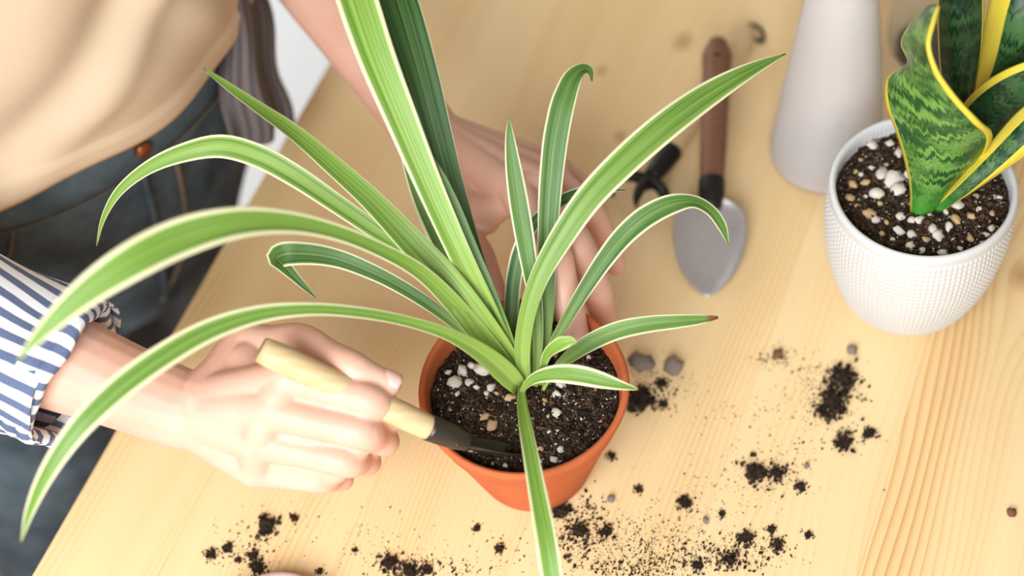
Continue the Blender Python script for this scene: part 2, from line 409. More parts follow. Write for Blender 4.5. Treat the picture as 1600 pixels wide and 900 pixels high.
# ------------------------------------------------------------------ soil helpers
def chunk_mesh(name, seed, r=1.0, sub=1, rough=.35):
    bm = bmesh.new(); bmesh.ops.create_icosphere(bm, subdivisions=sub, radius=r)
    rr = random.Random(seed); off = Vector((rr.random()*50, rr.random()*50, rr.random()*50))
    sc = (rr.uniform(.8, 1.25), rr.uniform(.7, 1.1), rr.uniform(.6, .9))
    for v in bm.verts:
        k = 1+rough*mnoise.noise(v.co*1.7+off)*1.6
        v.co = Vector((v.co.x*sc[0]*k, v.co.y*sc[1]*k, v.co.z*sc[2]*k))
    me = bpy.data.meshes.new(name); bm.to_mesh(me); bm.free()
    me.polygons.foreach_set('use_smooth', [True]*len(me.polygons)); return me
def crumbs(name, places, mat, parent=None, org=(0, 0, 0)):
    """many tiny crumbs in one mesh; places = (x, y, z, size)"""
    base = np.array([(1, 0, 0), (-1, 0, 0), (0, 1, 0), (0, -1, 0), (0, 0, 1), (0, 0, -1)], float)
    bf = [(0, 2, 4), (2, 1, 4), (1, 3, 4), (3, 0, 4), (2, 0, 5), (1, 2, 5), (3, 1, 5), (0, 3, 5)]
    V, Fc = [], []
    for (x, y, z, s) in places:
        A = np.array([[rnd.gauss(0, 1) for _ in range(3)] for _ in range(3)]); q, _ = np.linalg.qr(A)
        sc = s*np.array([rnd.uniform(.6, 1.5), rnd.uniform(.5, 1.1), rnd.uniform(.4, .9)])
        k = len(V); V += list((base*sc*np.array([[rnd.uniform(.7, 1.3)] for _ in range(6)])) @ q + (x, y, z))
        Fc += [tuple(i+k for i in f) for f in bf]
    return link(name, mesh(name, V, Fc, False), mat, parent, org)
CH = {s: chunk_mesh('chunk', s, 1, 2, .35) if s < 6 else chunk_mesh('chunk', s, 1, 3, .75) for s in range(12)}
CHM = {}
def chunk(name, kind, loc, size, mat, parent=None):
    key = (kind, mat.name)
    if key not in CHM:
        m = CH[kind].copy(); m.materials.append(mat); CHM[key] = m
    o = bpy.data.objects.new(name, CHM[key]); COL.objects.link(o)
    if parent: o.parent = parent; loc = np.asarray(loc)-ORG[parent.name]
    o.location = loc; o.scale = (size, size, size*rnd.uniform(.75, 1.0)); o.rotation_euler = (rnd.uniform(-.4, .4), rnd.uniform(-.4, .4), rnd.uniform(0, 6.28))
    ORG[o.name] = np.asarray(loc, float); return o
def soil_height(x, y, cx, cy, z, amp):
    return z + amp*(mnoise.noise(Vector((x*45, y*45, z*9)))*.6 + mnoise.noise(Vector((x*120, y*120, 3)))*.4 + mnoise.noise(Vector((x*330, y*330, 7)))*.22)
def soil_thing(label, cx, cy, z, r, amp, perl, ncr):
    root = empty('potting_soil', (cx, cy, z-.02), label, 'soil')
    V, Fc = [], []; nr, na = 46, 130
    for i in range(nr):
        rr = r*(i/(nr-1)) if i else 1e-5
        for j in range(na):
            th = 2*math.pi*j/na; x, y = cx+rr*math.cos(th), cy+rr*math.sin(th)
            V.append((x, y, soil_height(x, y, cx, cy, z, amp) - .002*(i/(nr-1))**6))
    nr2 = nr
    for j in range(na):
        th = 2*math.pi*j/na; V.append((cx+r*.88*math.cos(th), cy+r*.88*math.sin(th), z-.02))
    Fc = grid_faces(nr+1, na, True)
    link('soil_surface', mesh('soil_surface', V, Fc), M['soil'], root)
    pl = []
    for _ in range(ncr):
        rr = r*.985*math.sqrt(rnd.random()); th = rnd.uniform(0, 6.283); x, y = cx+rr*math.cos(th), cy+rr*math.sin(th)
        s = rnd.choice((.0006, .0008, .001, .0014, .0022)) * rnd.uniform(.7, 1.3)
        pl.append((x, y, soil_height(x, y, cx, cy, z, amp)+s*.2, s))
    o = crumbs('soil_crumbs', pl, M['soil'], root); o['kind'] = 'stuff'
    pl = []
    for _ in range(ncr//9):
        rr = r*.97*math.sqrt(rnd.random()); th = rnd.uniform(0, 6.283); x, y = cx+rr*math.cos(th), cy+rr*math.sin(th)
        s = rnd.uniform(.0004, .001); pl.append((x, y, soil_height(x, y, cx, cy, z, amp)+s*.5, s))
    o = crumbs('perlite_grit', pl, M['perlite'], root); o['kind'] = 'stuff'
    V, Fc = [], []
    for _ in range(260):
        rr = r*.93*math.sqrt(rnd.random()); th = rnd.uniform(0, 6.283); x, y = cx+rr*math.cos(th), cy+rr*math.sin(th)
        d_ = rnd.uniform(0, 6.283); P_ = []
        for q in range(5):
            P_.append((x, y, soil_height(x, y, cx, cy, z, amp)+.0006+rnd.uniform(0, .0009))); d_ += rnd.uniform(-.7, .7); x += .0016*math.cos(d_); y += .0016*math.sin(d_)
        v_, f_ = tube_data(P_, [.00012, .00022, .00025, .0002, .0001], 4, cap='flat'); k_ = len(V); V += v_; Fc += [tuple(i_+k_ for i_ in q) for q in f_]
    o = link('root_fibres', mesh('root_fibres', V, Fc), M['fibre'], root); o['kind'] = 'stuff'
    for (px, py, spx, tan) in perl:
        p = at(px, py, z); s = spx*1.2*depth(p)/F/2
        if math.hypot(p[0]-cx, p[1]-cy) > r*.96: continue
        chunk('perlite_chunk', rnd.randrange(6), (p[0], p[1], soil_height(p[0], p[1], cx, cy, z, amp)+s*.35), s, M['perlite_tan' if tan else 'perlite'], root)
    return root

# ------------------------------------------------------------------ terracotta pot
PR, PH = .0702, .105
pot = empty('terracotta_pot', (0, 0, 0), 'orange terracotta pot holding the striped spider plant', 'pot')
prof = [(.030, .0), (.0375, .0), (.0398, .0015), (.0412, .005), (.0604, .072), (.0610, .0745), (.0617, .0765), (.0626, .0785)]
prof += [(.0645, .082), (.0676, .095), (.0696, .0995), (.0702, .102), (.0696, .1045), (.0678, .1054), (.0658, .1044), (.0644, .100), (.0630, .090), (.0560, .06), (.03, .012), (.0005, .012), (.0005, .0)]
Q = []
for i in range(len(prof)-1):
    for k in range(3): s = k/3; Q.append((prof[i][0]*(1-s)+prof[i+1][0]*s, prof[i][1]*(1-s)+prof[i+1][1]*s))
Q.append(prof[-1]); Q.append(prof[0])
V, Fc = lathe_data(Q, 128)
link('pot_body', mesh('pot_body', V, Fc), M['terracotta'], pot)
perl1 = [(712, 601, 20, 0), (723, 580, 20, 0), (733, 598, 14, 0), (755, 580, 22, 0), (767, 605, 14, 0), (700, 583, 12, 0), (738, 573, 11, 0), (745, 607, 10, 0), (715, 617, 8, 0),
         (674, 597, 8, 1), (675, 621, 10, 1), (680, 640, 9, 1), (700, 547, 11, 1), (797, 623, 14, 1), (769, 667, 17, 1), (757, 653, 11, 1), (776, 615, 9, 1), (760, 616, 8, 0), (868, 645, 15, 0), (870, 617, 12, 0),
         (857, 650, 8, 1), (850, 630, 7, 1), (884, 621, 7, 0), (876, 599, 16, 0), (862, 585, 9, 0), (851, 625, 8, 1), (866, 720, 12, 0), (845, 702, 10, 1), (876, 703, 11, 0), (845, 722, 7, 0), (770, 725, 8, 1), (790, 729, 7, 0),
         (735, 705, 9, 0), (720, 700, 7, 1), (773, 709, 7, 0), (832, 657, 6, 0), (938, 657, 6, 1), (920, 560, 7, 0), (860, 522, 12, 0), (823, 512, 7, 0), (829, 553, 9, 0), (868, 557, 10, 1), (894, 545, 8, 0),
         (715, 683, 6, 1), (690, 660, 6, 0), (930, 610, 5, 1), (900, 690, 6, 0), (788, 540, 9, 0), (845, 500, 8, 0), (740, 640, 6, 1), (815, 690, 6, 1), (703, 640, 6, 1), (921, 585, 6, 0), (858, 675, 6, 0), (785, 590, 7, 1)]
soil_thing('dark potting soil with white perlite inside the terracotta pot', 0, 0, .0915, .0630, .0038, perl1, 6000)

# ------------------------------------------------------------------ spider plant
sp = empty('spider_plant', (at(818, 596, .09)[0], at(818, 596, .09)[1], .09), 'variegated spider plant with cream edged arching leaves', 'houseplant')
def ribbon(pts, tone=.5, marg=.15, brown=0, keel=.28, twist=None, n=64, nc=13, parent=None, mat=None, name='leaf', base_fold=True):
    """leaf blade: pts = (px, py, distance from the lens, width in px); channelled cross-section"""
    P = np.array([list(atd(a, b, d)) + [wd*d/F] for a, b, d, wd in pts])
    if twist is not None: P = np.c_[P, np.radians(twist)]
    S = spline(P, n); C3 = S[:, :3]; Wd = np.maximum(S[:, 3], .0003)
    T = np.gradient(C3, axis=0); V, UV = [], []
    prevN = None
    for i in range(n):
        t = unit(T[i]); view = unit(CAM-C3[i]); nn = view - t*(view@t)
        nn = unit(nn) if np.linalg.norm(nn) > .15 or prevN is None else unit(prevN - t*(prevN@t))
        prevN = nn
        if twist is not None:
            a = S[i, 4]; nn = nn*math.cos(a) + np.cross(t, nn)*math.sin(a)
        s = np.cross(t, nn); kk = keel*(1.6 - .9*min(1, i/(n*.35)))
        for j in range(nc):
            u = -1+2*j/(nc-1); h = kk*(abs(u)**1.4) - kk*.35
            rip = .02*math.sin(u*9+i*.05)
            V.append(C3[i] + s*(u*Wd[i]/2) + nn*((h+rip)*Wd[i]/2)); UV.append((j/(nc-1), i/(n-1)))
    me = mesh(name, V, grid_faces(n, nc), True, UV)
    o = link(name, me, mat or M['spider'], parent or sp)
    o.color = (tone, marg, brown, 1)
    md = o.modifiers.new('thickness', 'SOLIDIFY'); md.thickness = .0005; md.offset = 0
    return o
LEAVES = {
 'L1': dict(pts=[(812,600,1.148,26),(795,565,1.140,34),(765,495,1.125,34),(722,405,1.11,36),(675,300,1.10,42),(625,180,1.09,52),(585,80,1.085,60),(558,0,1.085,64),(535,-70,1.09,58),(515,-130,1.10,36),(500,-175,1.11,4)], tone=.22, marg=.15),
 'L2': dict(pts=[(815,598,1.155,16),(790,545,1.15,22),(748,430,1.14,32),(712,320,1.13,42),(684,220,1.125,50),(655,110,1.12,58),(622,0,1.12,62),(600,-70,1.125,52),(580,-130,1.13,5)], tone=.95, marg=.075),
 'L3': dict(pts=[(814,585,1.142,8),(795,530,1.132,15),(765,455,1.12,19),(735,385,1.112,20),(705,310,1.105,16),(685,265,1.10,9),(671,238,1.10,1)], tone=.85, marg=.07),
 'L4': dict(pts=[(806,590,1.155,10),(770,530,1.15,18),(720,450,1.145,24),(682,370,1.142,28),(655,310,1.14,24),(636,262,1.14,12),(625,235,1.14,1)], tone=.7, marg=.2),
 'L5': dict(pts=[(812,604,1.147,30),(790,565,1.137,42),(750,505,1.12,46),(700,440,1.11,46),(640,375,1.105,42),(580,312,1.11,36),(520,258,1.12,31),(460,207,1.14,25),(400,165,1.165,18),(350,130,1.185,11),(318,106,1.20,3)], tone=.35, marg=.10),
 'L6': dict(pts=[(802,592,1.152,14),(760,525,1.147,18),(700,452,1.14,20),(640,395,1.135,24),(580,355,1.13,28),(520,314,1.125,32),(460,274,1.12,36),(405,244,1.12,38),(345,228,1.125,38),(285,239,1.13,30),(225,266,1.14,20),(185,300,1.15,14),(160,345,1.165,7),(151,384,1.18,1)], tone=.3, marg=.14,
            twist=[0,0,0,0,0,0,0,-10,-15,-10,0,0,0,0]),
 'L7': dict(pts=[(810,600,1.144,26),(770,548,1.13,32),(720,487,1.115,30),(655,424,1.09,25),(590,388,1.065,24),(530,364,1.04,27),(450,347,1.01,36),(370,348,.985,50),(280,372,.965,62),(200,412,.95,60),(130,460,.945,46),(70,515,.945,26),(28,562,.95,3)], tone=.4, marg=.19),
 'L8': dict(pts=[(806,588,1.148,10),(765,552,1.14,13),(735,527,1.135,15),(690,490,1.13,18),(640,456,1.125,22),(580,424,1.12,26),(520,402,1.118,31),(475,396,1.114,36),(444,397,1.112,39),(434,401,1.118,36),(439,410,1.130,26),(460,432,1.136,16),(480,452,1.138,9),(494,466,1.14,1)], tone=.85, marg=.13,
            twist=[0,0,0,0,0,0,0,0,0,0,0,0,0,0]),
 'L9': dict(pts=[(812,606,1.143,26),(795,588,1.134,34),(755,553,1.115,30),(700,522,1.095,20),(640,503,1.08,17),(560,488,1.06,18),(490,483,1.045,20),(410,490,1.03,28),(330,515,1.015,36),(250,560,1.0,41),(180,612,.99,42),(120,672,.985,36),(75,737,.99,27),(46,800,1.0,15),(33,846,1.01,2)], tone=.5, marg=.2),
 'L10': dict(pts=[(815,604,1.139,9),(815,622,1.126,14),(820,660,1.10,20),(830,715,1.075,25),(842,780,1.055,30),(853,840,1.043,34),(862,900,1.04,34),(868,950,1.045,26),(872,1000,1.055,3)], tone=.3, marg=.16),
 'L11': dict(pts=[(814,628,1.142,7),(820,604,1.126,10),(838,590,1.115,18),(865,584,1.107,27),(905,586,1.10,31),(940,594,1.097,26),(970,602,1.097,15),(997,608,1.10,3)], tone=.45, marg=.2),
 'L12': dict(pts=[(848,610,1.146,5),(864,581,1.14,10),(895,553,1.133,22),(930,531,1.127,28),(970,515,1.122,29),(1010,507,1.12,27),(1060,502,1.12,22),(1095,499,1.122,15),(1122,496,1.124,4)], tone=.6, marg=.13, brown=1),
 'L13': dict(pts=[(840,600,1.146,6),(858,550,1.14,13),(885,500,1.135,18),(915,450,1.13,24),(945,405,1.127,30),(975,368,1.125,34),(1012,337,1.123,36),(1050,319,1.123,32),(1083,315,1.125,22),(1108,327,1.13,18),(1128,353,1.137,15),(1138,382,1.145,2)], tone=.8, marg=.14,
            twist=[0,0,0,0,0,0,0,0,-25,-15,0,0]),
 'L14': dict(pts=[(820,600,1.143,20),(816,550,1.133,25),(823,495,1.122,26),(842,435,1.112,30),(875,375,1.105,38),(920,310,1.10,44),(980,248,1.10,48),(1040,196,1.105,48),(1100,152,1.115,42),(1160,116,1.125,28),(1200,96,1.135,14),(1228,84,1.142,2)], tone=.5, marg=.15),
 'L15': dict(pts=[(836,598,1.148,8),(840,545,1.142,16),(838,480,1.135,20),(828,420,1.127,26),(818,360,1.12,31),(808,300,1.113,30),(800,245,1.108,22),(796,205,1.105,11),(795,183,1.105,1)], tone=.75, marg=.13),
 'L16': dict(pts=[(836,604,1.152,8),(850,545,1.148,14),(856,480,1.143,20),(855,410,1.136,28),(857,340,1.128,34),(862,270,1.12,38),(871,200,1.115,40),(883,150,1.113,37),(897,118,1.115,28),(911,107,1.12,18),(922,111,1.128,12),(925,127,1.135,2)], tone=.8, marg=.11),
 'L17': dict(pts=[(806,600,1.155,8),(799,545,1.157,17),(799,490,1.155,22),(803,435,1.15,25),(813,390,1.145,25),(832,352,1.14,21),(865,321,1.138,19),(900,304,1.14,20),(940,297,1.145,13),(977,297,1.152,2)], tone=.9, marg=.15),
 'L19': dict(pts=[(846,602,1.142,6),(848,578,1.122,9),(853,557,1.105,13),(866,543,1.09,19),(882,535,1.082,20),(894,533,1.08,12),(901,536,1.08,3)], tone=.15, marg=.12),
 'L20': dict(pts=[(826,600,1.15,8),(828,560,1.147,13),(832,520,1.143,13),(838,480,1.14,8),(842,455,1.138,1)], tone=.6, marg=.10),
 'L21': dict(pts=[(806,604,1.146,12),(790,590,1.144,14),(765,560,1.141,13),(742,530,1.138,7),(730,515,1.137,1)], tone=.55, marg=.08),
}
for k, d in LEAVES.items(): ribbon(**d)

# ------------------------------------------------------------------ white planter with snake plant
WC = at(1443, 290, .127); WX, WY = WC[0], WC[1]
wp = empty('white_planter', (WX, WY, 0), 'white ceramic planter with fine woven relief and snake plant', 'planter')
WPR = spline([(.030, .0, 0), (.037, .001, 0), (.045, .010, 0), (.0548, .034, 0), (.0615, .067, 0), (.0640, .098, 0), (.0634, .1175, 0)], 130)
prof = [(r, z) for r, z, _ in WPR] + [(.0634, .1195), (.0638, .122), (.0638, .1255), (.0627, .1278), (.0607, .1282), (.0592, .1265), (.0588, .121), (.0590, .09), (.055, .05), (.040, .012), (.0005, .012), (.0005, 0), (.03, 0)]
NB, NR = 108, 24
def wdisp(k, j, th, z):
    if not .006 < z < .1175: return 0
    row = z/.1175*NR; s = abs(math.sin(math.pi*row)); c = abs(math.cos(th*NB/2))
    return .0011*(s**.7)*(c**.7)
V, Fc = lathe_data(prof, NB*4, WX, WY, wdisp)
link('planter_body', mesh('planter_body', V, Fc), M['white_ceramic'], wp)
perl2 = [(1362, 228, 16, 0), (1404, 240, 17, 0), (1377, 273, 17, 0), (1396, 284, 27, 0), (1403, 299, 20, 0), (1420, 275, 16, 0), (1371, 303, 22, 0), (1332, 290, 16, 1), (1352, 285, 10, 1), (1345, 250, 10, 1), (1362, 262, 9, 0), (1421, 260, 11, 1),
         (1328, 312, 14, 1), (1357, 336, 14, 1), (1368, 344, 14, 0), (1407, 338, 14, 0), (1404, 362, 15, 0), (1424, 345, 11, 0), (1425, 367, 13, 0), (1422, 385, 13, 0), (1436, 346, 11, 0), (1450, 334, 10, 0), (1458, 361, 12, 0), (1466, 370, 18, 0),
         (1482, 357, 13, 0), (1493, 345, 15, 1), (1495, 322, 19, 0), (1517, 340, 14, 1), (1531, 329, 10, 0), (1549, 360, 14, 0), (1560, 310, 11, 0), (1541, 369, 9, 0), (1516, 373, 11, 1), (1535, 381, 10, 0), (1500, 391, 9, 0), (1473, 397, 14, 0),
         (1447, 375, 9, 1), (1385, 350, 9, 1), (1340, 325, 9, 1), (1375, 320, 8, 1), (1345, 272, 8, 0), (1390, 225, 12, 0), (1405, 212, 9, 1), (1373, 214, 10, 1), (1378, 365, 8, 1), (1395, 375, 7, 0), (1508, 300, 9, 0), (1525, 305, 8, 1), (1478, 332, 9, 0), (1385, 258, 7, 1), (1336, 268, 8, 1), (1550, 335, 7, 1), (1440, 392, 8, 0), (1352, 307, 7, 0), (1410, 315, 8, 0), (1490, 375, 7, 0)]
soil_thing('brown potting soil with perlite inside the white planter', WX, WY, .115, .0588, .004, perl2, 4200)

sn = empty('snake_plant', (at(1450, 325, .115)[0], at(1450, 325, .115)[1], .115), 'snake plant with wavy dark green leaves and yellow margins', 'houseplant')
def patch(rows, tone, ml, mr, nv=60, nu=21, thick=.0022):
    """leaf surface through rows of (px, py, lens distance) points, base row first"""
    G = np.array([[atd(*p) for p in r] for r in rows])          # rows x cols x 3
    k = np.array([spline(r, nu, np.linspace(0, 1, nu)) for r in G])
    out = np.array([spline(k[:, j], nv) for j in range(nu)])     # nu x nv x 3
    V, UV = [], []
    for i in range(nv):
        for j in range(nu): V.append(out[j, i]); UV.append((j/(nu-1), i/(nv-1)))
    o = link('leaf', mesh('leaf', V, grid_faces(nv, nu), True, UV), M['snake'], sn)
    o.color = (tone, ml, mr, 1)
    md = o.modifiers.new('thickness', 'SOLIDIFY'); md.thickness = thick; md.offset = 0
    return o
D0 = 1.19
patch([[(1424,330,1.185),(1436,334,1.178),(1452,332,1.180),(1466,322,1.188)],
       [(1424,300,1.178),(1445,305,1.165),(1470,300,1.165),(1490,288,1.180)],
       [(1416,255,1.165),(1450,262,1.145),(1490,258,1.142),(1530,250,1.160)],
       [(1400,200,1.150),(1440,215,1.128),(1490,222,1.118),(1550,212,1.128)],
       [(1385,158,1.140),(1425,165,1.118),(1470,175,1.098),(1530,190,1.092)],
       [(1387,124,1.140),(1422,125,1.112),(1452,135,1.092),(1492,150,1.078)],
       [(1419,100,1.132),(1425,92,1.108),(1440,95,1.086),(1462,105,1.070)],
       [(1410,64,1.118),(1425,55,1.098),(1440,58,1.080),(1452,68,1.066)],
       [(1430,30,1.108),(1440,28,1.090),(1450,30,1.075),(1460,36,1.066)],
       [(1452,10,1.09),(1457,9,1.083),(1463,8,1.075),(1468,9,1.07)]], .12, .055, .075)
patch([[(1480,250,1.20),(1490,255,1.198),(1505,255,1.198),(1515,245,1.20)],
       [(1474,150,1.175),(1490,158,1.168),(1508,158,1.168),(1522,140,1.173)],
       [(1468,80,1.155),(1490,85,1.146),(1512,85,1.146),(1533,75,1.152)],
       [(1466,0,1.13),(1488,0,1.12),(1512,0,1.12),(1536,-5,1.127)],
       [(1470,-90,1.105),(1488,-92,1.10),(1508,-92,1.10),(1528,-95,1.105)],
       [(1492,-170,1.09),(1495,-171,1.09),(1499,-172,1.09),(1503,-172,1.09)]], .95, .05, .07)
patch([[(1500,262,1.205),(1512,268,1.20),(1525,262,1.20),(1535,250,1.205)],
       [(1512,160,1.19),(1535,170,1.18),(1558,172,1.18),(1585,160,1.185)],
       [(1530,90,1.178),(1560,110,1.166),(1590,115,1.162),(1625,100,1.168)],
       [(1548,0,1.15),(1585,15,1.138),(1620,15,1.135),(1650,0,1.142)],
       [(1580,-80,1.125),(1605,-80,1.12),(1635,-80,1.12),(1655,-85,1.125)],
       [(1625,-150,1.11),(1630,-150,1.11),(1635,-150,1.11),(1640,-150,1.11)]], .8, .30, .06)
patch([[(1478,290,1.195),(1490,300,1.19),(1500,300,1.19),(1510,290,1.195)],
       [(1500,170,1.165),(1520,205,1.168),(1540,235,1.172),(1548,258,1.18)],
       [(1535,132,1.145),(1555,160,1.150),(1575,190,1.158),(1590,215,1.168)],
       [(1600,98,1.12),(1615,130,1.13),(1630,160,1.14),(1645,185,1.152)],
       [(1680,85,1.10),(1690,110,1.108),(1700,135,1.117),(1710,150,1.128)],
       [(1750,100,1.09),(1752,105,1.09),(1755,110,1.095),(1758,115,1.10)]], .98, .10, .05)
patch([[(1458,322,1.186),(1462,327,1.183),(1468,329,1.183),(1474,326,1.186)],
       [(1495,285,1.168),(1500,295,1.163),(1508,302,1.163),(1516,300,1.168)],
       [(1545,228,1.150),(1555,245,1.143),(1565,258,1.143),(1572,262,1.15)],
       [(1600,168,1.130),(1612,185,1.122),(1622,205,1.122),(1628,222,1.13)],
       [(1660,130,1.115),(1670,140,1.11),(1680,152,1.11),(1688,165,1.116)],
       [(1710,118,1.10),(1713,120,1.10),(1716,124,1.10),(1719,128,1.10)]], .75, .30, .36)

# ------------------------------------------------------------------ bottle and glass behind
BC = at(1290, 243, 0); bx_, by_ = BC[0], BC[1]
bot = empty('spray_bottle', (bx_, by_, 0), 'frosted white tapered spray bottle standing behind the white planter', 'bottle')
prof = [(.0005, .0), (.036, 0), (.041, .0015), (.0438, .006), (.0442, .012), (.0400, .05), (.0350, .10), (.0292, .15), (.0255, .18), (.019, .197), (.014, .206), (.0125, .210), (.0125, .226), (.0115, .226), (.0115, .208), (.018, .195), (.0243, .178), (.028, .149), (.034, .10), (.039, .05), (.043, .013), (.040, .004), (.0005, .003)]
V, Fc = lathe_data(prof, 72, bx_, by_); link('bottle_body', mesh('bottle_body', V, Fc), M['frosted'], bot)
V, Fc = lathe_data([(.0005, .222), (.0165, .222), (.0172, .224), (.0172, .240), (.0155, .243), (.009, .245), (.009, .256), (.0005, .256)], 48, bx_, by_)
link('screw_collar', mesh('screw_collar', V, Fc), M['sprayer'], bot)
hd = np.array([math.cos(2.6), math.sin(2.6), 0])
pB = np.array([bx_, by_, 0])
h = tube('spray_head', [pB-hd*.022+(0, 0, .268), pB+(0, 0, .270), pB+hd*.035+(0, 0, .272), pB+hd*.05+(0, 0, .270)], [.010, .013, .011, .008], M['sprayer'], bot, 16, 16)
tube('trigger', [pB+hd*.024+(0, 0, .262), pB+hd*.034+(0, 0, .245), pB+hd*.040+(0, 0, .222)], [.005, .0045, .0035], M['sprayer'], bot, 10, 10)
JC = at(1452, 72, 0)
jar = empty('glass_jar', (JC[0], JC[1], 0), 'clear glass jar on the table behind the snake plant', 'jar')
prof = [(.0005, 0), (.028, 0), (.033, .003), (.035, .010), (.035, .085), (.033, .095), (.030, .100), (.031, .104), (.029, .104), (.0285, .099), (.0315, .094), (.033, .085), (.033, .011), (.030, .006), (.0005, .005)]
V, Fc = lathe_data(prof, 64, JC[0], JC[1]); link('jar_body', mesh('jar_body', V, Fc), M['glass'], jar)
V, Fc = lathe_data([(.0312, .100), (.0325, .1015), (.0325, .1045), (.0312, .106), (.029, .1055), (.029, .1005), (.0312, .100)], 64, JC[0], JC[1]); link('rim', mesh('rim', V, Fc), M['glass'], jar)

# ------------------------------------------------------------------ tools lying on the table
def blade_mesh(name, a, axis, side, up, stations, nu=13, thick=.0012):
    """dished blade: stations = (distance along axis, half width, dish depth, height)"""
    S = spline([(s, w_, d_, h_) for s, w_, d_, h_ in stations], 40); V = []
    for s, w_, d_, h_ in S:
        for j in range(nu):
            u = -1+2*j/(nu-1); V.append(a+axis*s+side*(u*max(w_, .0003))+up*(h_+d_*u*u))
    me = mesh(name, V, grid_faces(40, nu)); return me
UP = np.array([0, 0, 1.0])
# trowel with the walnut handle
tA = at(1121, 72, .037); tB = at(1112, 292, .022); tC = at(1105, 462, .001)
tr = empty('hand_trowel', at(1110, 300, 0), 'steel hand trowel with walnut handle lying on the table', 'trowel')
tube('handle', [tA, tA*.97+tB*.03, tA*.8+tB*.2, tA*.5+tB*.5, tA*.15+tB*.85, tB*.97+tA*.03], [.0085, .0105, .0112, .0105, .0098, .0092], M['dark_wood'], tr, 20, 30, flat=.85)
ax = unit(tC-tB); sd = unit(np.cross(ax, UP)); up = np.cross(sd, ax)
f0 = tB-unit(tB-tA)*.006
tube('ferrule', [f0, tB+ax*.006, tB+ax*.018], [.0102, .0102, .0078], M['black_metal'], tr, 20, 10, cap='flat')
L = np.linalg.norm(tC-tB)
me = blade_mesh('blade', tB, ax, sd, up, [(.004, .005, .002, .001), (.009, .0065, .003, -.001), (.0125, .016, .003, -.002), (.018, .0240, .004, -.003), (.028, .0268, .005, -.004), (L*.60, .0255, .006, -.004), (L*.80, .0190, .005, -.003), (L*.93, .0100, .002, -.001), (L, .0015, 0, 0)])
b = link('blade', me, M['steel'], tr); md = b.modifiers.new('thickness', 'SOLIDIFY'); md.thickness = .0014
tube('hanging_hole', [tA*.88+tB*.12+UP*.0085, tA*.88+tB*.12+UP*.0103], [.0026, .0026], M['black_metal'], tr, 12, 4, cap='flat')
# cultivator under it
cA = at(1166, 52, .010); cB = at(1046, 240, .011); cC = at(1012, 284, .014)
cu = empty('hand_cultivator', at(1046, 240, 0), 'black three pronged hand cultivator with pale wood handle beneath the trowel', 'cultivator')
tube('handle', [cA, cA*.95+cB*.05, cA*.7+cB*.3, cA*.4+cB*.6, cB], [.0078, .0098, .0098, .0088, .0085], M['pale_wood'], cu, 18, 24)
tube('hanging_cord', [cA+UP*.002, cA+np.array([.006, .012, -.003]), cA+np.array([.014, .009, -.007]), cA+np.array([.012, -.006, -.007]), cA+np.array([.002, -.002, -.001])], .0016, M['black_metal'], cu, 8, 24)
ca = unit(cC-cB); cs = unit(np.cross(ca, UP))
tube('ferrule', [cB-ca*.004, cB+ca*.012, cB+ca*.03], [.0092, .009, .0065], M['black_metal'], cu, 16, 10, cap='flat')
tube('neck', [cB+ca*.026, cB+ca*.04, cC+ca*.004], [.006, .005, .006], M['black_metal'], cu, 12, 10)
tip0 = cC+ca*.002
for k in (-1, 0, 1):
    g = unit(ca*.8+cs*k*1.15)
    tube('tine', [tip0-ca*.004, tip0+cs*k*.014+ca*.001+UP*.002, tip0+cs*k*.021+ca*.008+UP*.003, tip0+cs*k*.022+ca*.015-UP*.002, tip0+cs*k*.021+ca*.017-UP*.0115], [.0052, .0048, .0042, .0032, .0012], M['black_metal'], cu, 10, 18)
# small trowel in the right hand
hA = at(408, 546, .196); hB = at(676, 671, .132)
s_tr = empty('small_trowel', at(676, 671, .1), 'small trowel with pale wooden handle held over the pot rim', 'trowel')
tube('handle', [hA, hA*.96+hB*.04, hA*.7+hB*.3, hA*.4+hB*.6, hA*.05+hB*.95, hB], [.0082, .0088, .0090, .0086, .0082, .0078], M['pale_wood'], s_tr, 20, 30, cap='flat')
hC = at(733, 692, .116); hD = at(822, 708, .088)
ha = unit(hB-hA)
tube('ferrule', [hB-ha*.003, hB*.5+hC*.5, hC], [.0086, .0078, .0058], M['dark_steel'], s_tr, 18, 12, cap='flat')
ax = unit(hD-hC); sd = unit(unit(np.cross(ax, UP))+.75*UP); sd = unit(sd-ax*(sd@ax)); up = np.cross(sd, ax); L = np.linalg.norm(hD-hC)
me = blade_mesh('blade', hC, ax, sd, up, [(-.012, .004, .003, -.003), (0, .0055, .004, -.003), (.010, .0085, .005, -.003), (L*.5, .0095, .005, -.003), (L*.8, .0075, .004, -.002), (L, .002, .001, 0)])
b = link('blade', me, M['dark_steel'], s_tr); md = b.modifiers.new('thickness', 'SOLIDIFY'); md.thickness = .0014
# saucer just entering at the bottom
SCc = at(428, 986, .012)
V, Fc = lathe_data([(.0005, 0), (.024, 0), (.027, .002), (.040, .011), (.0425, .014), (.0415, .0155), (.0395, .013), (.027, .005), (.0005, .004)], 64, SCc[0], SCc[1])
sc_ = link('saucer', mesh('saucer', V, Fc), M['saucer'], None, (SCc[0], SCc[1], 0))
setp(sc_, 'pinkish grey ceramic saucer at the front edge of the picture', 'saucer')

